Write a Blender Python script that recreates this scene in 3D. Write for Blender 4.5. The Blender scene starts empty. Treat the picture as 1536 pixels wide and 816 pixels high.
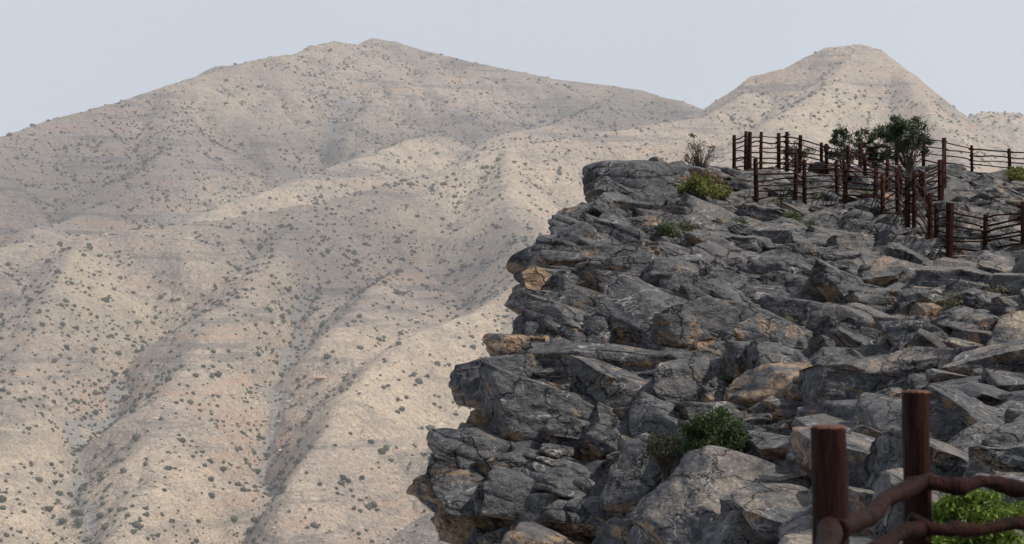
import bpy, math, random, time
import numpy as np
from mathutils import Vector
random.seed(7); RNG=np.random.default_rng(7)
F=3413.0;T0=time.time()
sc=bpy.context.scene
def P(u,v,d): return np.array([(u-768)/F*d, d, (408-v)/F*d])
SUN_EL,SUN_AZ=math.radians(52),math.radians(110)

# ------------------------------------------------------------ noise utils
def hsh(ix,iy,iz,s):
    h=(ix.astype(np.uint32)*np.uint32(374761393)+iy.astype(np.uint32)*np.uint32(668265263)
       +iz.astype(np.uint32)*np.uint32(2147483647-19)+np.uint32(s*974711+13))
    h^=h>>np.uint32(13); h*=np.uint32(1274126177); h^=h>>np.uint32(16); h*=np.uint32(2246822519); h^=h>>np.uint32(13)
    return h
def h01(h): return (h&np.uint32(0xFFFFFF)).astype(np.float32)/np.float32(16777216.0)
def vnoise(x,y,z,s=0):
    xi=np.floor(x);yi=np.floor(y);zi=np.floor(z)
    fx=(x-xi).astype(np.float32);fy=(y-yi).astype(np.float32);fz=(z-zi).astype(np.float32)
    sx=fx*fx*(3-2*fx);sy=fy*fy*(3-2*fy);sz=fz*fz*(3-2*fz)
    xi=xi.astype(np.int64);yi=yi.astype(np.int64);zi=zi.astype(np.int64)
    out=0
    for a in (0,1):
        for b in (0,1):
            for c in (0,1):
                h=hsh(xi+a,yi+b,zi+c,s)
                g1=h01(h)*2-1; g2=h01(h*np.uint32(2654435761)^np.uint32(77777))*2-1; g3=h01((h>>np.uint32(5))*np.uint32(40503)+np.uint32(991))*2-1
                d=g1*(fx-a)+g2*(fy-b)+g3*(fz-c)
                w=(sx if a else 1-sx)*(sy if b else 1-sy)*(sz if c else 1-sz)
                out=out+d*w
    return out*1.3
def noise2(x,y,s=0):
    return vnoise(x,y,np.full_like(x,0.37),s)
def fbm(x,y,z,o=4,s=0):
    r=0;a=1
    for i in range(o):
        r=r+a*vnoise(x*2**i,y*2**i,z*2**i,s+i); a*=.5
    return r
ss=lambda x:np.clip(x,0,1)**2*(3-2*np.clip(x,0,1))

# ------------------------------------------------------------ mesh helper
def mesh_np(name,V,Fc,mat,col=None,smooth=False,parent=None):
    V=np.asarray(V,np.float32); me=bpy.data.meshes.new(name)
    Fc=np.asarray(Fc,np.int32); k=Fc.shape[1]
    me.vertices.add(len(V)); me.vertices.foreach_set('co',V.ravel())
    me.loops.add(Fc.size); me.loops.foreach_set('vertex_index',Fc.ravel())
    me.polygons.add(len(Fc)); me.polygons.foreach_set('loop_start',np.arange(0,Fc.size,k,dtype=np.int32))
    me.polygons.foreach_set('use_smooth',np.full(len(Fc),smooth))
    me.update(calc_edges=True)
    if col is not None:
        a=me.color_attributes.new('col','FLOAT_COLOR','POINT'); a.data.foreach_set('color',np.asarray(col,np.float32).ravel())
    me.materials.append(mat)
    o=bpy.data.objects.new(name,me); sc.collection.objects.link(o)
    if parent: o.parent=parent
    return o
class MB:
    def __init__(s): s.V=[];s.F=[];s.C=[];s.n=0
    def add(s,V,Fc,c=(1,1,1,1)):
        V=np.asarray(V,float);s.V.append(V);s.F.append(np.asarray(Fc,int)+s.n)
        c=np.asarray(c,float)
        s.C.append(np.tile(c,(len(V),1)) if c.ndim==1 else c); s.n+=len(V)
    def build(s,name,mat,smooth=False,parent=None):
        return mesh_np(name,np.concatenate(s.V),np.concatenate(s.F),mat,np.concatenate(s.C),smooth,parent)
def tube(mb,pts,rad,n=8,c=(1,1,1,1),cap=True,rough=0):
    pts=np.asarray(pts,float);m=len(pts)
    rad=np.full(m,rad) if np.isscalar(rad) else np.asarray(rad,float)
    if cap:
        d0=pts[0]-pts[1];d0/=np.linalg.norm(d0);d1=pts[-1]-pts[-2];d1/=np.linalg.norm(d1)
        pts=np.vstack([pts[0],pts[0],pts,pts[-1],pts[-1]])
        pts[1]+=d0*rad[0]*.12; pts[0]=pts[1]; pts[-2]+=d1*rad[-1]*.12; pts[-1]=pts[-2]
        rad=np.concatenate([[rad[0]*.01,rad[0]*.88],rad,[rad[-1]*.88,rad[-1]*.01]]);m+=4
    T=np.gradient(pts,axis=0); 
    for i in range(m):
        if np.linalg.norm(T[i])<1e-9: T[i]=pts[-1]-pts[0]
    T/=np.linalg.norm(T,axis=1)[:,None]
    up=np.array([0,0,1.]) if abs((pts[-1]-pts[0])[2])<.8*np.linalg.norm(pts[-1]-pts[0]) else np.array([1.,0,0])
    A=np.cross(T,up);A/=np.linalg.norm(A,axis=1)[:,None];B=np.cross(A,T)
    th=np.linspace(0,2*np.pi,n,endpoint=False)
    rr=rad[:,None]*np.ones((m,n))
    if rough: rr=rr*(1+rough*RNG.normal(size=(1,n))+rough*.5*RNG.normal(size=(m,n)))
    V=pts[:,None,:]+rr[:,:,None]*(A[:,None,:]*np.cos(th)[None,:,None]+B[:,None,:]*np.sin(th)[None,:,None])
    i,j=np.meshgrid(np.arange(m-1),np.arange(n),indexing='ij');j2=(j+1)%n
    Fc=np.stack([i*n+j,i*n+j2,(i+1)*n+j2,(i+1)*n+j],-1).reshape(-1,4)
    mb.add(V.reshape(-1,3),Fc,c)

# ------------------------------------------------------------ materials
class NT:
    def __init__(s,name):
        s.m=bpy.data.materials.new(name);s.m.use_nodes=True;s.t=s.m.node_tree;s.b=s.t.nodes['Principled BSDF']
        s.b.inputs['Specular IOR Level'].default_value=.25; s.b.inputs['Roughness'].default_value=.9
        s.co=s.n('ShaderNodeTexCoord').outputs['Object']
    def n(s,t,**k):
        x=s.t.nodes.new(t)
        for a,b in k.items(): setattr(x,a,b)
        return x
    def L(s,a,b): s.t.links.new(a,b)
    def noise(s,scale,detail=4,rough=.55,vec=None,dist=0,out='Fac'):
        x=s.n('ShaderNodeTexNoise');x.inputs['Scale'].default_value=scale;x.inputs['Detail'].default_value=detail
        x.inputs['Roughness'].default_value=rough;x.inputs['Distortion'].default_value=dist
        s.L(vec or s.co,x.inputs['Vector']);return x.outputs[out]
    def mapv(s,sc_,rot=(0,0,0)):
        x=s.n('ShaderNodeMapping');x.inputs['Scale'].default_value=sc_;x.inputs['Rotation'].default_value=rot
        s.L(s.co,x.inputs['Vector']);return x.outputs['Vector']
    def ramp(s,f,a,b,lo=0,hi=1):
        x=s.n('ShaderNodeMapRange');x.clamp=True
        x.inputs['From Min'].default_value=a;x.inputs['From Max'].default_value=b;x.inputs['To Min'].default_value=lo;x.inputs['To Max'].default_value=hi
        s.L(f,x.inputs['Value']);return x.outputs['Result']
    def math(s,op,a,b=None):
        x=s.n('ShaderNodeMath',operation=op)
        for i,q in enumerate((a,b)):
            if q is None: continue
            if isinstance(q,(int,float)): x.inputs[i].default_value=q
            else: s.L(q,x.inputs[i])
        return x.outputs[0]
    def mix(s,f,a,b,mode='MIX'):
        x=s.n('ShaderNodeMix',data_type='RGBA',blend_type=mode)
        for k,q in ((0,f),(6,a),(7,b)):
            if isinstance(q,(int,float)): x.inputs[k].default_value=q
            elif isinstance(q,tuple): x.inputs[k].default_value=q+(1,) if len(q)==3 else q
            else: s.L(q,x.inputs[k])
        return x.outputs[2]
    def attr(s):
        x=s.n('ShaderNodeAttribute',attribute_name='col');y=s.n('ShaderNodeSeparateColor');s.L(x.outputs['Color'],y.inputs[0])
        return x,y.outputs[0],y.outputs[1],y.outputs[2]
    def bump(s,h,dist,strength=1,prev=None):
        x=s.n('ShaderNodeBump');x.inputs['Distance'].default_value=dist;x.inputs['Strength'].default_value=strength
        s.L(h,x.inputs['Height'])
        if prev: s.L(prev,x.inputs['Normal'])
        return x.outputs['Normal']

def mat_rock():
    s=NT('weathered_limestone');at,tone,och,dust=s.attr()
    n1=s.noise(1.3,5,.6);n2=s.noise(9,4,.65)
    c=s.mix(s.ramp(n1,.35,.68),(.028,.029,.032),(.068,.068,.070))
    c=s.mix(s.ramp(n2,.42,.7,0,.6),c,(.112,.109,.107))
    c=s.mix(s.ramp(tone,.5,1,0,.5),c,(.112,.104,.099))
    c=s.mix(s.ramp(n2,.5,.3,0,.7),c,(.016,.016,.018))
    wv=s.n('ShaderNodeVectorMath',operation='MULTIPLY_ADD');s.L(s.noise(1.1,4,.65,out='Color'),wv.inputs[0]);wv.inputs[1].default_value=(1.3,1.3,1.3);s.L(s.mapv((.9,.9,1.3),(.05,.2,.1)),wv.inputs[2])
    vr=s.n('ShaderNodeTexVoronoi',feature='DISTANCE_TO_EDGE');vr.inputs['Scale'].default_value=.9;s.L(wv.outputs[0],vr.inputs['Vector'])
    crack=s.ramp(vr.outputs['Distance'],0,.035)
    c=s.mix(s.math('MULTIPLY',s.math('SUBTRACT',1,crack),s.ramp(n1,.62,.45,0,.8)),c,(.010,.009,.009))
    ge=s.n('ShaderNodeNewGeometry');sep=s.n('ShaderNodeSeparateXYZ');s.L(ge.outputs['Normal'],sep.inputs[0])
    down=s.ramp(sep.outputs[2],.15,-.5,0,.58)
    on=s.noise(2.2,5,.65)
    m=s.math('ADD',s.math('ADD',och,down),s.ramp(on,.3,.75,-.76,.56))
    m=s.ramp(m,.27,.62)
    oc=s.mix(s.ramp(n2,.35,.65),(.115,.064,.032),(.30,.205,.125))
    c=s.mix(s.math('MULTIPLY',m,.85),c,oc)
    vv=s.mapv((.6,.6,1.3),(.5,.4,.3));v1=s.noise(1.7,3,.5,vv,1.2)
    va=s.math('ABSOLUTE',s.math('SUBTRACT',v1,.5));vm=s.ramp(va,.010,.0,0,.8)
    vm=s.math('MULTIPLY',vm,s.ramp(n1,.45,.58))
    c=s.mix(vm,c,(.34,.32,.29))
    vo=s.mapv((1.4,1.4,.9),(1.2,.2,.9));v2=s.noise(3.1,2,.5,vo,.8)
    vm2=s.math('MULTIPLY',s.ramp(s.math('ABSOLUTE',s.math('SUBTRACT',v2,.52)),.009,.0,0,.6),s.ramp(on,.48,.58))
    c=s.mix(vm2,c,(.32,.28,.24))
    up=s.ramp(sep.outputs[2],.35,.85)
    dm=s.math('MULTIPLY',s.math('MULTIPLY',dust,up),s.ramp(on,.42,.6))
    c=s.mix(dm,c,s.mix(s.ramp(s.noise(22,2),.4,.6),(.12,.097,.078),(.26,.22,.172)))
    s.L(c,s.b.inputs['Base Color'])
    b=s.bump(crack,.07,.9)
    b=s.bump(s.noise(3.5,5,.6,s.mapv((1,1,1.8),(.05,.2,0))),.16,.8,b)
    b=s.bump(s.noise(26,3,.65),.03,.7,b)
    s.L(b,s.b.inputs['Normal']);s.b.inputs['Roughness'].default_value=.7
    return s.m
def mat_mount():
    s=NT('arid_mountain_soil');at,bed,_,_=s.attr()
    n1=s.noise(.006,5,.6);n2=s.noise(.045,5,.7);n3=s.noise(.35,3,.7)
    c=s.mix(s.ramp(n1,.38,.62),(.41,.325,.26),(.56,.45,.325))
    c=s.mix(s.ramp(n2,.42,.68,0,.8),c,(.295,.25,.215))
    c=s.mix(s.ramp(n3,.5,.68,0,.6),c,(.21,.18,.15))
    c=s.mix(s.ramp(n3,.48,.32,0,.5),c,(.62,.515,.39))
    st=s.noise(.02,5,.7,s.mapv((.35,.35,6),(.1,.06,0)))
    mk=s.ramp(n1,.62,.45)
    c=s.mix(s.math('MULTIPLY',s.ramp(st,.54,.6,0,.6),mk),c,(.48,.32,.225))
    c=s.mix(s.math('MULTIPLY',s.ramp(st,.46,.41,0,.7),mk),c,(.20,.175,.155))
    c=s.mix(bed,c,(.29,.27,.25))
    s.L(c,s.b.inputs['Base Color'])
    b=s.bump(s.noise(.06,6,.72),16,.85);b=s.bump(n3,1.8,.8,b);s.L(b,s.b.inputs['Normal'])
    s.b.inputs['Specular IOR Level'].default_value=.05
    return s.m
def mat_col(name,rough=.7,var=.35,scale=30,trans=False):
    s=NT(name);at,_,_,_=s.attr()
    c=s.mix(s.ramp(s.noise(scale,2),.3,.7,0,var),at.outputs['Color'],(.02,.02,.012)) if var else at.outputs['Color']
    s.L(c,s.b.inputs['Base Color']);s.b.inputs['Roughness'].default_value=rough
    if trans:
        t=s.n('ShaderNodeBsdfTranslucent');s.L(at.outputs['Color'],t.inputs['Color'])
        mx=s.n('ShaderNodeMixShader');mx.inputs[0].default_value=.3
        s.L(s.b.outputs[0],mx.inputs[1]);s.L(t.outputs[0],mx.inputs[2])
        s.L(mx.outputs[0],s.t.nodes['Material Output'].inputs['Surface'])
    return s.m
def mat_wood():
    s=NT('stained_wood');at,_,_,_=s.attr()
    g=s.noise(14,5,.7,s.mapv((1,1,.12)));g2=s.noise(60,4,.7,s.mapv((1,1,.08)))
    c=s.mix(s.ramp(g,.35,.65),(.008,.004,.003),(.045,.014,.008))
    c=s.mix(s.ramp(g2,.5,.72,0,.6),c,(.085,.030,.016))
    c=s.mix(1,c,at.outputs['Color'],'MULTIPLY')
    s.L(c,s.b.inputs['Base Color']);s.b.inputs['Roughness'].default_value=.7;s.b.inputs['Specular IOR Level'].default_value=.08
    b=s.bump(g2,.012,.9);b=s.bump(g,.035,.9,b);s.L(b,s.b.inputs['Normal'])
    return s.m
M_rock=mat_rock();M_mt=mat_mount();M_leaf=mat_col('foliage',.6,.3,40,True);M_sh=mat_col('distant_shrub_foliage',.9,0,1)
M_outc=mat_col('mountain_outcrop_rock',.9,.15,.4)
M_wood=mat_wood()

# ------------------------------------------------------------ MOUNTAINS
def R(*p): return np.array([P(*q) for q in p])
ridges=[
 (R((-250,262,1750),(-100,228,1800),(0,205,1900),(100,174,1980),(180,152,2050),(240,132,2100),(300,115,2160),(380,90,2230),(425,83,2280),(445,82,2300),(470,68,2330),(500,62,2360),(540,68,2390),(560,58,2450),(590,61,2450),(640,77,2450),(700,91,2430),(760,104,2420),(830,119,2420),(900,125,2420),(960,136,2420),(1000,148,2400),(1045,170,2350)),.6,3),
 (R((1045,170,2000),(1075,152,1990),(1100,135,1980),(1130,113,1970),(1175,103,1960),(1210,84,1960),(1240,71,1960),(1290,65,1960),(1318,72,1960),(1340,90,1960),(1370,115,1950),(1405,142,1940),(1440,168,1930)),1.0,3),
 (R((1430,178,2300),(1480,168,2300),(1536,173,2300),(1700,190,2250)),.5,12),
 (R((640,84,2430),(650,130,2320),(700,180,2200),(630,206,2080),(520,242,1980),(400,282,1880),(240,330,1760)),.68,6),
 (R((1120,140,1940),(1060,176,1880),(980,187,1850),(880,202,1800),(760,224,1750),(640,264,1700),(500,302,1600),(300,335,1500),(100,358,1450),(-60,400,1400),(-250,440,1380)),.68,8),
 (R((760,225,1750),(770,330,1560),(790,420,1380),(710,470,1300),(610,506,1220),(520,590,1120),(420,745,1000),(370,900,900)),.8,5),
 (R((450,308,1580),(420,390,1420),(330,470,1300),(250,600,1150),(180,800,980),(150,950,880)),.7,7),
 (R((120,358,1450),(60,480,1270),(0,640,1100),(-80,800,980)),.68,8),
 (R((250,134,2095),(270,210,1950),(180,290,1800),(60,340,1680)),.68,8),
 (R((480,74,2335),(440,150,2200),(340,220,2050),(300,280,1900)),.7,7),
 (R((940,138,2410),(900,160,2300),(840,185,2150),(760,200,2050)),.68,8),
 (R((1285,75,1955),(1240,130,1850),(1130,210,1700),(1000,300,1500),(900,420,1300),(840,560,1150)),.8,8),
 (R((1340,97,1955),(1390,160,1820),(1450,250,1600)),.85,8),
 (R((790,420,1380),(880,520,1200),(800,640,1080),(720,800,950)),.68,8),
 (R((610,400,1430),(560,430,1360),(490,500,1250)),.7,5),
]
valleys=[(R((470,420,1430),(440,490,1320),(425,560,1220),(400,620,1140),(385,700,1060),(345,820,950),(320,920,870)),20,17),
 (R((505,170,2250),(505,195,2160),(455,222,2030),(350,272,1900),(230,318,1800),(130,345,1700)),18,24),
 (R((190,480,1270),(150,560,1180),(110,680,1060),(70,800,960)),9,14)]
def height(X,Y):
    zs=[];dmin=np.full(X.shape,1e9)
    wx=X+22*noise2(X/90,Y/90,3)+8*noise2(X/34,Y/34,5);wy=Y+22*noise2(X/90+9,Y/90,4)+8*noise2(X/34,Y/34,6)
    for i,(pl,sl,rd) in enumerate(ridges):
        best=np.full(X.shape,-900.)
        for a,b in zip(pl[:-1],pl[1:]):
            ab=b-a;L2=ab[0]**2+ab[1]**2
            k=np.clip(((X-a[0])*ab[0]+(Y-a[1])*ab[1])/L2,0,1)
            d=np.sqrt((X-(a[0]+k*ab[0]))**2+(Y-(a[1]+k*ab[1]))**2)
            best=np.maximum(best,a[2]+k*ab[2]-sl*(np.sqrt(d*d+rd*rd)-rd));dmin=np.minimum(dmin,d)
        dr=(pl[-1]-pl[0])[:2];dr/=np.linalg.norm(dr)
        sb=(wx-pl[0][0])*dr[0]+(wy-pl[0][1])*dr[1];tb=-(wx-pl[0][0])*dr[1]+(wy-pl[0][1])*dr[0]
        fd=1-np.exp(-np.clip((pl[:,2].max()-best),0,1e3)/60-0)
        g1=np.abs(noise2(sb/80+i*17,tb/330,20+i));g2=np.abs(noise2(sb/30+i*7,tb/130,50+i))
        best=best+fd*(26*np.minimum(g1,.5)*2-9)*(1-np.exp(-dmin/40))+fd*(9*np.minimum(g2,.5)*2-3)*(1-np.exp(-dmin/30))
        zs.append(best)
    zs=np.array(zs);mx=zs.max(0);K=2.5
    H=mx+K*np.log(np.exp((zs-mx)/K).sum(0))*.6
    fade=1-np.exp(-dmin/60)
    n1=noise2(X/110,Y/110,77)
    H=H+fade*(13*(1-2.4*np.abs(noise2(wx/120,wy/150,91)))-4+5*(1-2.4*np.abs(noise2(wx/48,wy/60,92)))-2)
    H=H+ (.3+.7*fade)*(4*noise2(X/45,Y/45,15)+3.6*noise2(X/20,Y/20,13)+1.9*noise2(X/8,Y/8,14))
    vd=np.full(X.shape,1e9)
    for pl,dep,wd in valleys:
        dd=np.full(X.shape,1e9)
        for a,b in zip(pl[:-1],pl[1:]):
            ab=b-a;L2=ab[0]**2+ab[1]**2;k=np.clip(((wx-a[0])*ab[0]+(wy-a[1])*ab[1])/L2,0,1)
            dd=np.minimum(dd,np.sqrt((wx-(a[0]+k*ab[0]))**2+(wy-(a[1]+k*ab[1]))**2))
        H=H-dep*np.exp(-(dd/wd)**1.5);vd=np.minimum(vd,dd/wd)
    t=(H+.06*X+.03*Y+5*n1)/13.;fr=t-np.floor(t)
    H=H+np.clip(.2+n1*1.6,0,1)*5.0*(ss(fr/.35)-fr)*fade
    return H,vd
na,nr=950,900
az=np.linspace(-.29,.29,na);rr=np.concatenate([np.linspace(150,800,40,endpoint=False),800*(2900/800)**np.linspace(0,1,nr-40)])
A2,R2=np.meshgrid(az,rr);X=np.tan(A2)*R2;Y=R2*1.0
H,vd=height(X,Y)
i,j=np.meshgrid(np.arange(nr-1),np.arange(na-1),indexing='ij')
q=lambda i,j:i*na+j
Fc=np.stack([q(i,j),q(i,j+1),q(i+1,j+1),q(i+1,j)],-1).reshape(-1,4)
bedm=(ss((.33-vd)/.2)*.85).ravel()
mesh_np('mountain_terrain',np.stack([X,Y,H],-1).reshape(-1,3),Fc,M_mt,np.stack([bedm]*4,1),smooth=True)
lap=np.zeros_like(H);k=6
lap[k:-k,k:-k]=(H[2*k:,k:-k]+H[:-2*k,k:-k]+H[k:-k,2*k:]+H[k:-k,:-2*k]-4*H[k:-k,k:-k])/R2[k:-k,k:-k]*1000
tt=(H+.06*X+.03*Y+5*noise2(X/110,Y/110,77))/13.;bandf=tt-np.floor(tt)
def scatter(N):
    a=RNG.uniform(-.285,.285,N);r=np.sqrt(RNG.uniform(820**2,2600**2,N))
    ia=np.clip(((a+.29)/.58*(na-1)),0,na-2);ir=np.clip(40+np.log(r/800)/math.log(2900/800)*(nr-41),40,nr-2)
    i0=ir.astype(int);j0=ia.astype(int);fi=ir-i0;fj=ia-j0
    def samp(G): return G[i0,j0]*(1-fi)*(1-fj)+G[i0+1,j0]*fi*(1-fj)+G[i0,j0+1]*(1-fi)*fj+G[i0+1,j0+1]*fi*fj
    return np.tan(a)*r,r,samp
phi=(1+5**.5)/2
ico=np.array([(-1,phi,0),(1,phi,0),(-1,-phi,0),(1,-phi,0),(0,-1,phi),(0,1,phi),(0,-1,-phi),(0,1,-phi),(phi,0,-1),(phi,0,1),(-phi,0,-1),(-phi,0,1)])/1.902
icf=np.array([(0,11,5),(0,5,1),(0,1,7),(0,7,10),(0,10,11),(1,5,9),(5,11,4),(11,10,2),(10,7,6),(7,1,8),(3,9,4),(3,4,2),(3,2,6),(3,6,8),(3,8,9),(4,9,5),(2,4,11),(6,2,10),(8,6,7),(9,8,1)])
x,y,samp=scatter(130000);h=samp(H);lp=samp(lap);vv=samp(vd)
clump=noise2(x/120,y/120,31)+.6*noise2(x/35,y/35,32)
prob=np.clip(.30+.62*clump+.12*np.clip(lp,-2,3)+.5*np.exp(-(vv-.5)**2/.1),.05,.95)
k=RNG.uniform(size=len(x))<prob
x,y,h=x[k],y[k],h[k];n=len(x)
rad=np.clip(RNG.lognormal(-.30,.45,n),.3,2.1)*(1-.12*np.clip((y-1000)/1300,0,1))
VV=[];CC=[]
for c in range(2):
    off=RNG.normal(size=(n,3))*.45*rad[:,None]*(c>0);off[:,2]=np.abs(off[:,2])*.3
    s3=rad[:,None,None]*RNG.uniform(.6,1.25,(n,12,1))*(1 if c==0 else .7)
    V=ico[None]*s3*np.array([1.15,1.15,.95])+np.stack([x,y,h+rad*.4],1)[:,None]+off[:,None]
    g=RNG.uniform(.6,1.4,(n,1))
    CC.append(np.repeat(np.concatenate([np.array([.060,.060,.034])*g,np.ones((n,1))],1),12,0));VV.append(V.reshape(-1,3))
VV=np.concatenate(VV);CC=np.concatenate(CC)
FF=(icf[None]+np.arange(2*n)[:,None,None]*12).reshape(-1,3)
mesh_np('mountain_shrubs',VV,FF,M_sh,CC,smooth=True)
x,y,samp=scatter(160000);h=samp(H);bf=samp(bandf)
msk=noise2(x/110,y/110,77);cl=noise2(x/28,y/28,41)
prob=np.clip((np.abs(bf-.18)<.07)*np.clip(.25+msk*1.8,0,1)*(.3+.9*np.clip(cl+.2,0,1))+.012,0,1)
k=RNG.uniform(size=len(x))<prob
x,y,h=x[k],y[k],h[k];n=len(x)
rad=np.clip(RNG.lognormal(-.35,.5,n),.3,2.6)
V=ico[None]*RNG.uniform(.6,1.2,(n,12,1))*rad[:,None,None]*np.array([1.7,1.1,.62])+np.stack([x,y,h+rad*.1],1)[:,None]
pick=RNG.uniform(size=(n,1));base=np.where(pick<.45,np.array([[.38,.265,.19]]),np.where(pick<.75,np.array([[.27,.24,.21]]),np.array([[.52,.42,.32]])))*RNG.uniform(.75,1.2,(n,1))
mesh_np('mountain_rock_bands',V.reshape(-1,3),(icf[None]+np.arange(n)[:,None,None]*12).reshape(-1,3),M_outc,np.repeat(np.concatenate([base,np.ones((n,1))],1),12,0))
print('outcrops',n,time.time()-T0)
hb=bpy.data.materials.new('valley_haze');hb.use_nodes=True;t=hb.node_tree;t.nodes.clear()
o=t.nodes.new('ShaderNodeOutputMaterial');vs=t.nodes.new('ShaderNodeVolumeScatter')
vs.inputs['Density'].default_value=2.2e-4;vs.inputs['Color'].default_value=(.96,.965,.99,1);vs.inputs['Anisotropy'].default_value=.1
t.links.new(vs.outputs[0],o.inputs['Volume'])
V=[(sx*2600,yy,zz) for zz in (-900,900) for yy in (300,4200) for sx in (-1,1)]
mesh_np('valley_haze',V,[(0,2,3,1),(4,5,7,6),(0,1,5,4),(2,6,7,3),(0,4,6,2),(1,3,7,5)],hb)
# unseen sheet added overhead
s=NT('shade_cloud_film');at,_,_,_=s.attr();tr=s.n('ShaderNodeBsdfTransparent');mx=s.n('ShaderNodeMixShader')
s.b.inputs['Base Color'].default_value=(.85,.85,.85,1)
s.L(at.outputs['Alpha'],mx.inputs[0]);s.L(tr.outputs[0],mx.inputs[1]);s.L(s.b.outputs[0],mx.inputs[2]);s.L(mx.outputs[0],s.t.nodes['Material Output'].inputs['Surface'])
gx=np.linspace(-1100,1100,160);gy=np.linspace(750,3000,160);X,Y=np.meshgrid(gx,gy)
op=.22+.45*noise2(X/420,Y/420,201)+.25*noise2(X/150,Y/150,202)
for (u,v,d,r,a_) in ((600,560,1170,130,.9),(480,700,1050,90,.8),(330,300,1830,90,1.0),(440,270,1900,90,1.2),(560,225,2020,90,1.1),(1280,110,1930,260,.8),(880,250,1700,200,.5),(200,420,1400,100,.4),(520,90,2380,90,.5)):
    g=P(u,v,d);op-=a_*np.exp(-((X-g[0])**2+(Y-g[1])**2)/(r*r))
for (u,v,d,r,a_) in ((480,370,1530,150,.7),(150,260,1850,150,.55),(740,120,2330,150,.6),(300,170,2100,110,.4),(700,360,1500,100,.5),(330,640,1080,55,.4),(500,190,2180,70,.6),(120,450,1330,90,.35)):
    g=P(u,v,d);op+=a_*np.exp(-((X-g[0])**2+(Y-g[1])**2)/(r*r))
ed=np.minimum(np.minimum(X+1100,1100-X)/150,np.minimum(Y-750,3000-Y)/150)
op=np.clip(op,0,.74)*ss(ed)
Z=1500+25*noise2(X/200,Y/200,203);hh=1500/math.tan(SUN_EL)
XX=X+hh*math.sin(SUN_AZ);YY=Y+hh*math.cos(SUN_AZ)
i,j=np.meshgrid(np.arange(159),np.arange(159),indexing='ij');q=lambda i,j:i*160+j
Fc=np.stack([q(i,j),q(i,j+1),q(i+1,j+1),q(i+1,j)],-1).reshape(-1,4)
mesh_np('added_shade_cloud',np.stack([XX,YY,Z],-1).reshape(-1,3),Fc,s.m,np.stack([op*0+1,op*0+1,op*0+1,op],-1).reshape(-1,4),True)

# ------------------------------------------------------------ CLIFF
LE=np.array([(236,975),(242,958),(260,930),(285,900),(310,888),(330,845),(350,830),(370,806),(385,793),(405,795),(420,815),(430,808),(438,766),(460,770),(485,778),(505,778),(520,785),(532,752),(545,736),(570,716),(595,707),(610,714),(625,726),(640,706),(665,672),(695,652),(730,631),(765,645),(790,668),(816,686),(860,704),(905,724)],float)
TV=np.array([(900,243),(960,242),(1000,239),(1060,248),(1120,257),(1200,262),(1300,252),(1400,250),(1460,262),(1536,264),(1700,268)],float)
cu=np.array([600,900,1200,1536,1750.]);cv=np.array([240,270,300,350,400,450,520,620,700,816,900.])
CD=np.array([[48,47,45,42,40,38.8,37.5,36,35,34.5,34],
             [49,47,45,42,40,38.6,37.2,35.5,34,33,32],
             [60,55,50.5,45,41,38.5,36,33,30.5,27.5,26],
             [66,58,51,44,39,35.5,32,27,23,18.5,16.5],
             [68,60,52,44,38,34,30,25,21,16.5,14.5]],float)
def Dep(u,v):
    v=np.clip(v,240,900);u=np.clip(u,600,1750)
    rows=np.array([np.interp(v,cv,CD[i]) for i in range(5)])
    iu=np.clip(np.searchsorted(cu,u,side='right')-1,0,3)
    t=(u-cu[iu])/(cu[iu+1]-cu[iu]);t=t*t*(3-2*t)*.5+t*.5
    a=np.take_along_axis(rows,iu[None],0)[0];b=np.take_along_axis(rows,(iu+1)[None],0)[0]
    return a*(1-t)+b*t
ledges=[
 ([(690,612),(760,628),(830,642),(900,668),(960,695),(1010,705)],.95,60,32),
 ([(800,603),(870,590),(905,612),(960,600),(1045,588)],.5,50,22),
 ([(765,522),(860,512),(950,508),(1050,514),(1100,500)],.85,40,28),
 ([(760,436),(850,432),(900,442),(960,462),(1060,492),(1120,502)],.6,45,22),
 ([(630,768),(700,748),(780,762),(850,792),(940,806)],1.2,70,55),
 ([(1090,598),(1140,616),(1190,630),(1245,600)],1.0,50,32),
 ([(1180,468),(1240,488),(1300,505),(1400,482),(1490,470)],.7,40,22),
 ([(1090,690),(1180,716),(1300,703),(1400,682),(1550,690)],.55,45,20),
 ([(870,352),(960,345),(1045,388)],.4,30,14),
 ([(1230,560),(1350,572),(1450,560),(1560,572)],.6,40,20),
 ([(1180,640),(1260,650),(1360,645)],.4,40,16),
 ([(960,740),(1050,760),(1120,745)],.6,40,20),
 ([(840,400),(900,385),(960,400)],.4,25,12),
]
def ledge(u,v,soft=3.):
    led=np.zeros(len(u));oc=np.zeros(len(u))
    for pts,A_,ha,hb_ in ledges:
        pts=np.array(pts,float);vl=np.interp(u,pts[:,0],pts[:,1])
        fd=ss((u-pts[0,0]+10)/40)*ss((pts[-1,0]+10-u)/40);dv=v-vl
        up=np.where(dv<0,np.exp(dv/ha),0)*ss(-dv/soft);dn=np.where(dv>=0,np.exp(-dv/hb_),0)*ss(dv/soft)
        led+=A_*fd*(up*.5-dn*.8);oc=np.maximum(oc,fd*(np.where(dv>=0,np.exp(-dv/hb_),0)*.9+np.where(dv<0,np.exp(dv/14),0)*.4))
    return led,oc
v0=np.concatenate([np.linspace(905,430,220,endpoint=False),np.linspace(430,238,160)])
NR=len(v0);NC=400
w=np.linspace(0,1,NC)
le=np.interp(v0,LE[:,0],LE[:,1])+12
U=le[:,None]+w[None]*(1680-le[:,None])
Vv=905+(np.interp(U,TV[:,0],TV[:,1])-905)*((905-v0)/(905-238))[:,None]
Dm=Dep(U.ravel(),Vv.ravel()).reshape(U.shape)
edge=U-le[:,None]
Dm=Dm+.9*np.exp(-edge/30)+.3
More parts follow.
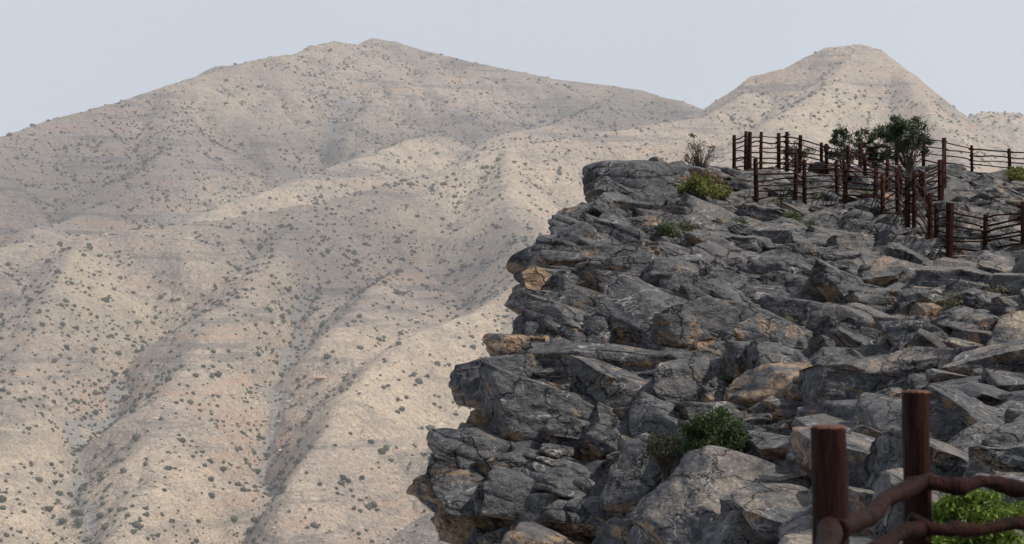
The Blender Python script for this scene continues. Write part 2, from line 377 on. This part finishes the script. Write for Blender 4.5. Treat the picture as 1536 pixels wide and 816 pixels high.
def P3(U,V,D): return np.stack([(U-768)/F*D,D,(408-V)/F*D],-1)
B=P3(U,Vv,Dm)
nl=40
s_=.04*(16/.04)**np.linspace(0,1,nl);s_=s_[::-1]
Lx=B[:,:1]+np.stack([.12*s_,s_,0*s_],-1)[None]
G=np.concatenate([Lx,B],1)
UU=np.concatenate([np.tile(U[:,:1],(1,nl))-3,U],1);VVv=np.concatenate([np.tile(Vv[:,:1],(1,nl)),Vv],1)
qq=.08*(30/.08)**np.linspace(0,1,30)
Tx=G[-1:]+np.stack([0*qq,qq,-.05*qq-.006*qq**2],-1)[:,None]
bq=(.06*(30/.06)**np.linspace(0,1,30))[::-1]
Bx=G[:1]+np.stack([0*bq+.1*bq,.1*bq,-bq],-1)[:,None]
G=np.concatenate([Bx,G,Tx],0)
UU=np.concatenate([np.tile(UU[:1],(30,1)),UU,np.tile(UU[-1:],(30,1))],0);VVv=np.concatenate([np.tile(VVv[:1],(30,1)),VVv,np.tile(VVv[-1:],(30,1))],0)
nR,nC=G.shape[:2]
gr=np.gradient(G,axis=0);gc=np.gradient(G,axis=1);Nn=np.cross(gc,gr)
Ar=np.linalg.norm(Nn,axis=2);Nn/=Ar[:,:,None]+1e-12
mid=Nn[nR//2,nC//2]
if mid[1]>0: Nn=-Nn
for _ in range(15):
    Nn[1:-1]=(Nn[:-2]+Nn[2:]+Nn[1:-1])/3;Nn[:,1:-1]=(Nn[:,:-2]+Nn[:,2:]+Nn[:,1:-1])/3
Nn/=np.linalg.norm(Nn,axis=2)[:,:,None]+1e-12
p=G.reshape(-1,3);Nf=Nn.reshape(-1,3);u_=UU.ravel();v_=VVv.ravel()
def fb(sc_,o,sd): return fbm(p[:,0]/sc_,p[:,1]/sc_,p[:,2]/sc_,o,sd)
disp=.10*fb(.9,4,80)+.05*np.abs(fb(.35,2,84))-.14
q3=p+Nf*disp[:,None]
ray=p/np.linalg.norm(p,axis=1)[:,None]
led,och=ledge(u_,v_,14.)
q3=q3-ray*led[:,None]
ofield=lambda p:fbm(p[:,0]/2.5,p[:,1]/2.5,p[:,2]/2.5,3,120)
off=ofield(p)
och=np.clip(och+.5*np.clip(off-.05,0,1)+.12,0,1)
def dustf(u,v):
    d=np.clip(ss((470-v)/120)*.5*ss((u-950)/200)+ss((u-1250)/250)*ss((v-330)/60)*ss((620-v)/60)*.95,0,1)
    return np.maximum(d,ss((v-690)/60)*ss((u-1000)/80)*.7)
i,j=np.meshgrid(np.arange(nR-1),np.arange(nC-1),indexing='ij')
q=lambda i,j:i*nC+j
Fc=np.stack([q(i,j),q(i,j+1),q(i+1,j+1),q(i+1,j)],-1).reshape(-1,4)
cliff=mesh_np('rock_cliff',q3,Fc,M_rock,np.stack([off*0+.1,och,dustf(u_,v_),0*off+.5],1),smooth=True)  # low tone paints shade into this sheet where it shows between blocks

# ---- blocks
def icosub(k):
    V=[tuple(v) for v in ico/np.linalg.norm(ico[0])];Fs=[tuple(f) for f in icf]
    for _ in range(k):
        c={};nf=[]
        def m(a,b):
            t=(min(a,b),max(a,b))
            if t not in c:
                x=np.array(V[a])+np.array(V[b]);x/=np.linalg.norm(x);V.append(tuple(x));c[t]=len(V)-1
            return c[t]
        for a,b,d in Fs:
            e,f_,g=m(a,b),m(b,d),m(d,a);nf+=[(a,e,g),(b,f_,e),(d,g,f_),(e,f_,g)]
        Fs=nf
    return np.array(V),np.array(Fs)
S2=icosub(2);S3=icosub(3);S4=icosub(4);S5=icosub(5)
def rot(ax,ay,azz):
    cx,sx,cy,sy,cz,sz=math.cos(ax),math.sin(ax),math.cos(ay),math.sin(ay),math.cos(azz),math.sin(azz)
    return np.array([[cz,-sz,0],[sz,cz,0],[0,0,1]])@np.array([[cy,0,sy],[0,1,0],[-sy,0,cy]])@np.array([[1,0,0],[0,cx,-sx],[0,sx,cx]])
def block(mb,pos,dims,yaw,S,col,jit=.2,layers=1.,rnd=None,tilt=.17):
    V,Fs=S;V=V.copy();V0=V.copy()
    for ax in range(3):
        for sg in (-1,1):
            n=np.zeros(3);n[ax]=sg;n+=RNG.normal(size=3)*(.28 if ax<2 else .16);n/=np.linalg.norm(n);d=RNG.uniform(.44,.64)
            t=V@n-d;V-=np.where(t>0,t,0)[:,None]*n
    for _ in range(RNG.integers(4,10)):
        n=RNG.normal(size=3);n[2]*=.8;n/=np.linalg.norm(n);d=RNG.uniform(.44,.7);t=V@n-d;V-=np.where(t>0,t,0)[:,None]*n
    if rnd is None: rnd=RNG.uniform(.0,.14)
    V=V*(1-rnd)+V0*.6*rnd
    V=V*np.array(dims)/.56
    if len(V)>500:
        if layers:
            th=.14+.16*RNG.uniform();zz=V[:,2]/th+.9*vnoise(V[:,0]*.8,V[:,1]*.8,V[:,2]*.2,int(RNG.integers(99)))
            L=np.floor(zz);hsv=np.modf(np.sin(L*12.9898+pos[0]*7.1)*43758.5)[0]
            fr=zz-L;k=layers*(.08*hsv-.07*np.exp(-(np.minimum(fr,1-fr)/.12)**2))
            V[:,:2]*=(1+k/np.maximum(min(dims[:2]),.35)*.5)[:,None]
        q=V+pos
        V+=(.065*min(1,dims[0]))*np.stack([fbm(q[:,0]*1.6,q[:,1]*1.6,q[:,2]*2.3,3 if s_==5 else 2,s_) for s_ in (5,15,25)],1)
    Rm=rot(RNG.normal()*jit*.6,tilt+RNG.normal()*jit*.7,yaw)
    mb.add(V@Rm.T+pos,Fs,col)
mbk=MB();placed=[]
for (u,v,hw,hh_,tl,rn) in ((948,285,68,44,.05,.4),(1040,275,50,24,.1,.3),(930,560,112,46,.06,.15),(770,572,62,44,-.1,.2),(1040,560,60,38,.2,.12),(740,690,100,42,.25,.15),(850,728,105,40,.3,.15),(720,740,80,32,.2,.15),(930,780,80,34,.3,.12),
   (1165,560,78,46,.15,.2),(1040,452,62,38,.25,.15),(930,425,52,42,-.25,.1),(850,372,52,32,-.4,.1),(840,480,55,28,.05,.1),(940,490,52,28,.15,.1),(1330,612,100,42,.05,.15),(1450,625,110,52,.02,.3),(1210,450,70,36,.25,.15),(1340,470,75,30,.2,.15),(1280,560,70,34,.1,.15),(1120,660,60,34,.2,.15),(1200,690,80,36,.1,.15),(1330,745,80,36,.1,.15),(1050,770,80,38,.2,.15),(1440,760,70,30,0,.2)):
    D=float(Dep(np.array([u*1.]),np.array([v*1.]))[0]);l_,oc_=ledge(np.array([u*1.]),np.array([v*1.]),8.)
    a=hw*D/F;c=hh_*D/F;b=max(.8*a,.5);pos=P(u,v,D-l_[0]+b*.45);placed.append([*pos,a])
    block(mbk,pos,(a,b,c),RNG.normal()*.25,S5 if a>.8 else S4,(RNG.uniform(0,.6),np.clip(oc_[0]*.4+.1,0,.35),float(dustf(np.array([u]),np.array([v]))[0])*.5,0),.06,.8,rn,tl)
idx=np.where((v_>262)&(v_<900)&(u_<1660))[0]
idx=idx[(idx//nC>30)&(idx//nC<nR-30)&(idx%nC>nl+1)]
wt=(Ar.ravel()[idx]);wt/=wt.sum()
def size_at(u,v):
    if v<330: return (.22,.55,.11,.24)
    if v<430: return (.22,.75,.14,.36)
    if u<1120 and v>500: return (.34,1.1,.22,.52)
    if u<1250: return (.25,.85,.18,.48)
    if v>640: return (.26,.95,.18,.46)
    return (.22,.75,.15,.38)
def add(u,v,f,ov,push=.25,edgeb=False):
    lo,hi,cl,ch=size_at(u,v);a=lo+(hi-lo)*f;c=(cl+(ch-cl)*f)*RNG.uniform(.65,1.35);b=a*RNG.uniform(.6,.95)
    lev=np.interp(v,LE[:,0],LE[:,1])
    D=float(Dep(np.array([max(u,lev)]),np.array([v]))[0]);px=F/D
    if edgeb: u=lev+a*px*.98
    elif u-a*px*.9<lev: return False
    tv=np.interp(u,TV[:,0],TV[:,1])
    if v-c*px*1.05<tv: v=tv+c*px*1.1
    uu,vv=np.array([u]),np.array([v])
    D=float(Dep(uu,vv)[0]);l_,oc_=ledge(uu,vv,8.)
    pos=P(u,v,D-l_[0]+b*push)
    if placed:
        A=np.array(placed);dd=(A[:,:3]-pos)/np.array([1,1,.62])
        if (np.sqrt((dd**2).sum(1))<ov*(A[:,3]+a)).any(): return False
    placed.append([*pos,a])
    of=float(ofield(pos[None])[0]);t=RNG.uniform()
    och=np.clip(.6*max(of-.08,0)+oc_[0]*.62+(.36 if RNG.uniform()<.09 else 0),0,1)
    du=float(dustf(uu,vv)[0])*.8
    block(mbk,pos,(a,b,c),RNG.normal()*.6,(S4 if a>.42 else S3),(t,och,du,0),jit=.26,layers=.8 if u<1150 else .6)
    return True
cnt=0
for v in list(np.arange(262,900,12)):
    cnt+=add(0,float(v)+RNG.uniform(-4,4),RNG.uniform(0,.75),.42,edgeb=True)
for f,nn,ov in ((1.0,400,.58),(.7,900,.53),(.4,1900,.49),(.12,3600,.45)):
    for ii in RNG.choice(idx,nn,p=wt): cnt+=add(u_[ii]+RNG.uniform(-2,2),v_[ii],f*RNG.uniform(.8,1),ov)
sel=idx[v_[idx]>420]
for f,nn,ov in ((.5,700,.5),(.0,2600,.42)):
    for ii in RNG.choice(sel,nn): cnt+=add(u_[ii],v_[ii],f*RNG.uniform(.8,1),ov)
print('blocks',cnt,mbk.n,time.time()-T0)
mbk.build('rock_outcrop_blocks',M_rock,True,cliff)
def rock(mb,pos,size,S,col,planes=9):
    V,Fs=S;V=V.copy()
    for _ in range(planes):
        n=RNG.normal(size=3);n/=np.linalg.norm(n);d=RNG.uniform(.35,.72);t=V@n-d;V-=np.where(t>0,t,0)[:,None]*n
    a=RNG.uniform(0,6.28);c,s_=math.cos(a),math.sin(a)
    V=V*np.array(size);V=np.stack([V[:,0]*c-V[:,1]*s_,V[:,0]*s_+V[:,1]*c,V[:,2]],1)
    mb.add(V+pos,Fs,col)
mb=MB()
def wgt(ii):
    u,v=u_[ii],v_[ii]
    return ss((480-v)/150)*.6*ss((u-1020)/120)+ss((u-1250)/200)*ss((v-300)/60)*ss((640-v)/80)+.1+ss((v-680)/60)*ss((u-1000)/60)*.4
idx=idx[(v_[idx]<816)&(v_[idx]>268)&(u_[idx]>905)]
cand=RNG.choice(idx,40000);cand=cand[RNG.uniform(size=40000)<wgt(cand)][:5200]
for ii in cand:
    sz=min(.24,RNG.lognormal(-2.8,.5));cc=RNG.uniform()
    rock(mb,q3[ii]+np.array([0,0,sz*.3+RNG.uniform(0,.16)]),(sz*RNG.uniform(.8,1.5),sz,sz*RNG.uniform(.5,.9)),S2,(RNG.uniform(.2,1),.8 if cc<.2 else .1,.9 if cc<.5 else .1,0),8)
mb.build('loose_stones',M_rock)

# ---- foreground ground
gx=np.linspace(-2,14,260);gy=np.linspace(-6,20,300);X,Y=np.meshgrid(gx,gy)
Z=-1.62-.035*Y+.05*fbm(X,Y,X*0,4,7)
Z=Z-1.4*np.clip(.4+.10*Y-X,0,20)
i,j=np.meshgrid(np.arange(299),np.arange(259),indexing='ij');q=lambda i,j:i*260+j
Fc=np.stack([q(i,j),q(i,j+1),q(i+1,j+1),q(i+1,j)],-1).reshape(-1,4)
c=np.tile(np.array([.5,.4,1,0]),(X.size,1))
mesh_np('rocky_ground',np.stack([X,Y,Z],-1).reshape(-1,3),Fc,M_rock,c)

# ------------------------------------------------------------ FENCES
def surf(u,v): return float(Dep(np.array([float(u)]),np.array([float(v)]))[0])
def wav(a,b,n,amp):
    t=np.linspace(0,1,n)[:,None];pts=a*(1-t)+b*t
    nz=RNG.normal(size=(n,3))*amp*np.array([.4,.6,1]);nz=(nz+np.roll(nz,1,0))/1.4
    return pts+nz
def fence(posts,name,nr_=6,dd=0):
    mb=MB();info=[]
    for (u,vt,vb) in posts:
        d=surf(u,vb)+dd;b=P(u,vb,d);t=P(u,vt,d);r=RNG.uniform(.038,.054)
        ln=RNG.normal(size=2)*.02
        pts=np.array([b+np.array([0,0,-.6]),b,(b+t)/2,t]);pts[:,0]+=np.array([-.5,0,.5,1])*ln[0];pts[2:,1]+=ln[1]
        sh=RNG.uniform(.45,.9);tube(mb,pts,[r*1.05,r*1.05,r,r*.96],12,(sh,sh*RNG.uniform(.85,1.1),sh,1),True,.02)
        info.append((b,t))
    for k in range(len(info)-1):
        (b0,t0),(b1,t1)=info[k],info[k+1]
        L=np.linalg.norm(b1-b0)
        for h in range(nr_):
            f=.12+.78*h/(nr_-1)
            a=b0+(t0-b0)*(f+RNG.normal()*.02);b=b1+(t1-b1)*(f+RNG.normal()*.02)
            dr=(b-a)/max(L,.01);sh=RNG.uniform(.4,1.)
            side=np.array([0,-.05 if h%2 else .05,0])
            r=RNG.uniform(.014,.022)
            n=max(4,int(L/.25)+2)
            tube(mb,wav(a-dr*.08,b+dr*.08,n,.013)+side,np.linspace(r,r*.8,n),7,(sh,sh*.95,sh,1),True,.04)
    return mb.build(name,M_wood,True)
fence([(1135,238,314),(1193,232,312),(1207,240,318),(1256,242,312),(1269,246,330),(1312,252,330),(1324,262,348),(1347,252,340),(1361,268,366),(1371,256,366),(1394,290,396),(1406,306,400),(1423,304,408)],'wooden_fence',8)
fence([(1423,305,408),(1478,322,402),(1534,303,402),(1600,310,402)],'wooden_fence',8)
fence([(1101,203,257),(1118,197,256),(1124,198,262),(1141,198,260),(1168,200,260),(1180,198,262),(1199,203,264),(1232,214,270),(1240,216,272),(1272,219,280),(1298,234,290),(1330,240,300),(1352,249,306),(1378,256,316),(1410,240,322)],'wooden_fence',7)
fence([(1290,216,266),(1345,214,262),(1385,203,260),(1417,207,263),(1458,218,264),(1515,223,267),(1570,226,270)],'wooden_fence',5)
fence([(1417,207,300),(1412,240,310),(1386,258,330),(1394,292,352)],'wooden_fence',6)
mb=MB()
def npost(u,vt,d,r):
    t=P(u,vt,d);n=60;z=np.linspace(-2.3,t[2],n);pts=np.stack([t[0]+.006*np.sin(z*5),np.full(n,t[1]),z],1)
    k0=len(mb.V);tube(mb,pts,np.full(n,r),40,(.55,.5,.5,1),False,.012)
    V=mb.V[k0];c0=np.stack([np.full(len(V),t[0]),np.full(len(V),t[1])],1);dxy=V[:,:2]-c0
    V[:,:2]+=dxy*(.16*fbm(V[:,0]*22,V[:,1]*22,V[:,2]*1.5,3,9))[:,None]
    th=np.linspace(0,2*np.pi,28,endpoint=False)
    V=[t+np.array([math.cos(a)*r*k,math.sin(a)*r*k,zz]) for k,zz in ((1.0,-.004),(.93,.006),(.5,.007),(.02,.007)) for a in th]
    i,j=np.meshgrid(np.arange(3),np.arange(28),indexing='ij');j2=(j+1)%28
    mb.add(V,np.stack([i*28+j,i*28+j2,(i+1)*28+j2,(i+1)*28+j],-1).reshape(-1,4),(3.2,4.2,4.5,1))
npost(1243,641,8.2,.062);npost(1374,588,10,.062);npost(1660,610,10.6,.064)
def nrail(cp,r):
    cp=np.array([P(*c) for c in cp]);t=np.linspace(0,len(cp)-1,60);pts=np.stack([np.interp(t,np.arange(len(cp)),cp[:,k]) for k in range(3)],1)
    for _ in range(12): pts[1:-1]=(pts[:-2]+pts[1:-1]*2+pts[2:])/4
    pts+=np.stack([.004*np.sin(t*7),0*t,.006*np.sin(t*5+r*900)],1)
    k0=len(mb.V);tube(mb,pts,r*(1+.1*np.sin(t*4+r*500)+.12*np.exp(-((t-1.2)/.1)**2)),22,(.5,.47,.5,1),True,.02)
    V=mb.V[k0];V+=(.010*fbm(V[:,0]*14,V[:,1]*14,V[:,2]*14,3,19))[:,None]*np.array([0,-1,1])
nrail([(1262,795,8.1),(1305,772,8.8),(1345,738,9.5),(1392,722,10)],.035)
nrail([(1250,870,8.2),(1310,828,9.0),(1350,800,9.6),(1390,786,10)],.032)
nrail([(1360,722,9.9),(1430,729,9.9),(1480,722,10.1),(1560,738,10.3),(1680,730,10.6)],.033)
nrail([(1364,778,9.9),(1415,797,9.9),(1480,793,10.1),(1545,783,10.3),(1680,790,10.6)],.030)
nrail([(1244,792,8.1),(1240,840,7.2),(1225,930,6)],.04)
mb.build('wooden_fence',M_wood,True)

# ------------------------------------------------------------ SHRUBS
def shrub(name,u,vb,W,Ht,col,n=2500,leaf=.03,d=None,nc=14,spread=.2,twig=(.10,.075,.05),ntw=14,upr=.3,lift=.35):
    d=surf(u,vb)-.25 if d is None else d
    b=P(u,vb,d);e=None
    r=W/F*d/2;h=Ht/F*d
    par=bpy.data.objects.new(name,None);sc.collection.objects.link(par);par.location=b
    mb=MB();cs=[]
    for k in range(nc):
        th=RNG.uniform(0,6.28);q=RNG.uniform(0,1)**.5
        cs.append([math.cos(th)*q*r*.85,math.sin(th)*q*r*.85,h*(lift+(1-lift)*RNG.uniform()**.8*(1-.35*q*q))])
    cs=np.array(cs)
    for c in list(cs)+[cs[RNG.integers(nc)]+RNG.normal(size=3)*r*.2 for _ in range(ntw)]:
        m=c*np.array([.45,.45,.5])+RNG.normal(size=3)*r*.06
        tube(mb,np.array([[c[0]*.05,c[1]*.05,-.12],m*.5,m,(m+c)/2+RNG.normal(size=3)*r*.04,c]),np.array([.02,.016,.012,.008,.003])*max(.5,r),5,twig+(1,),False)
    mb.build('branches',M_leaf,False,par)
    if n:
        which=RNG.integers(nc,size=n);sg=spread*r*RNG.uniform(.6,1.3,nc)[which]
        pos=cs[which]+RNG.normal(size=(n,3))*sg[:,None]*np.array([1,1,.75]);pos[:,2]=np.maximum(pos[:,2],.0)
        nn=RNG.normal(size=(n,3));nn[:,2]+=upr;a=np.cross(nn,RNG.normal(size=(n,3)));a/=np.linalg.norm(a,axis=1)[:,None]
        bb=np.cross(nn,a);bb/=np.linalg.norm(bb,axis=1)[:,None]
        L=leaf*RNG.uniform(.6,1.5,n)[:,None]
        V=np.stack([pos-a*L,pos-bb*L*.45,pos+a*L,pos+bb*L*.45],1).reshape(-1,3)
        g=RNG.uniform(.6,1.4,n)*(.55+.45*RNG.uniform(.5,1.6,nc)[which])
        C=np.array(col)[None]*g[:,None];C=np.concatenate([C,np.ones((n,1))],1)
        mesh_np('leaves',V,np.arange(4*n).reshape(-1,4),M_leaf,np.repeat(C,4,0),False,par)
shrub('green_shrub',1052,312,72,46,(.12,.13,.028),4200,.026,nc=34,spread=.13)
shrub('green_shrub',1082,306,36,26,(.18,.17,.06),1200,.025,nc=10)
shrub('green_shrub',1012,362,50,32,(.06,.08,.03),2600,.025,nc=20,lift=.15)
shrub('green_shrub',1196,356,66,34,(.05,.075,.025),3200,.025,nc=22,lift=.15)
shrub('green_shrub',1072,697,100,86,(.042,.062,.019),8500,.023,nc=44,lift=.1,d=31.2,spread=.13)
shrub('dark_shrub',1000,712,70,66,(.04,.045,.025),1900,.02,nc=20,ntw=50,d=31.6)
shrub('green_shrub',1462,835,150,98,(.10,.15,.02),10000,.018,d=15,nc=60,spread=.12,upr=0,lift=.2)
shrub('green_shrub',1532,285,40,34,(.14,.15,.035),1500,.03,nc=12)
shrub('acacia_tree',1362,262,84,94,(.045,.06,.028),5200,.036,nc=44,spread=.10,d=57,lift=.3)
shrub('acacia_tree',1312,262,66,72,(.042,.055,.028),3000,.036,nc=30,spread=.10,d=58,lift=.25)
shrub('acacia_tree',1265,262,66,76,(.042,.055,.03),2400,.036,nc=30,spread=.10,d=57,lift=.22)
shrub('acacia_tree',1195,262,54,48,(.05,.06,.035),1000,.033,nc=14,spread=.18,d=58)
shrub('dry_shrub',1050,268,54,74,(.10,.10,.06),1000,.02,nc=26,ntw=60,spread=.12,twig=(.11,.09,.07),lift=.25)
for (u,v,W_,H_) in ((1440,474,64,36),(1172,502,50,32),(1160,318,44,22),(1500,455,50,26),(1230,312,44,24),(1335,395,36,18),(1500,362,60,24),(905,470,24,20),(1290,300,40,18),(1455,505,40,20),(1380,430,34,16)):
    shrub('dry_shrub',u,v,W_,H_,(.12,.115,.07),800,.018,nc=18,ntw=40,twig=(.15,.13,.09),lift=.2,spread=.15)
for (u,v,W_,H_) in ((1090,580,26,20),(1140,425,26,18),(1500,520,30,20),(880,330,24,16),(980,400,20,14),(1250,640,30,18),(1420,400,30,18),(1110,345,26,16)):
    shrub('green_shrub',u,v,W_,H_,(.065,.085,.03),700,.02,nc=10,lift=.15,spread=.2)

# ------------------------------------------------------------ LIGHT / WORLD / CAMERA
el,azs=SUN_EL,SUN_AZ
S=Vector((math.sin(azs)*math.cos(el),math.cos(azs)*math.cos(el),math.sin(el)))
sun=bpy.data.lights.new('sun','SUN');sun.energy=5.0;sun.angle=math.radians(.6);sun.color=(1,.94,.85)
so=bpy.data.objects.new('sun',sun);sc.collection.objects.link(so);so.rotation_euler=(-S).to_track_quat('-Z','Y').to_euler()
W=bpy.data.worlds.new('World');sc.world=W;W.use_nodes=True;nt=W.node_tree
bg=nt.nodes['Background'];sky=nt.nodes.new('ShaderNodeTexSky');sky.sky_type='NISHITA';sky.sun_disc=False
sky.sun_elevation=el;sky.sun_rotation=azs;sky.air_density=1.0;sky.dust_density=3;sky.altitude=1500
mx=nt.nodes.new('ShaderNodeMix');mx.data_type='RGBA';mx.inputs[0].default_value=.7;mx.inputs[7].default_value=(7.6,8.2,9.4,1)
nt.links.new(sky.outputs[0],mx.inputs[6]);nt.links.new(mx.outputs[2],bg.inputs[0]);bg.inputs[1].default_value=.10
cam=bpy.data.cameras.new('camera');co=bpy.data.objects.new('camera',cam);sc.collection.objects.link(co)
cam.lens=80;cam.sensor_width=36;cam.clip_end=20000;cam.clip_start=.1;co.rotation_euler=(math.radians(90),0,0)
cam.dof.use_dof=True;cam.dof.focus_distance=40;cam.dof.aperture_fstop=7
sc.camera=co
sc.view_settings.view_transform='Standard';sc.view_settings.look='None';sc.view_settings.exposure=0
print('t',time.time()-T0)
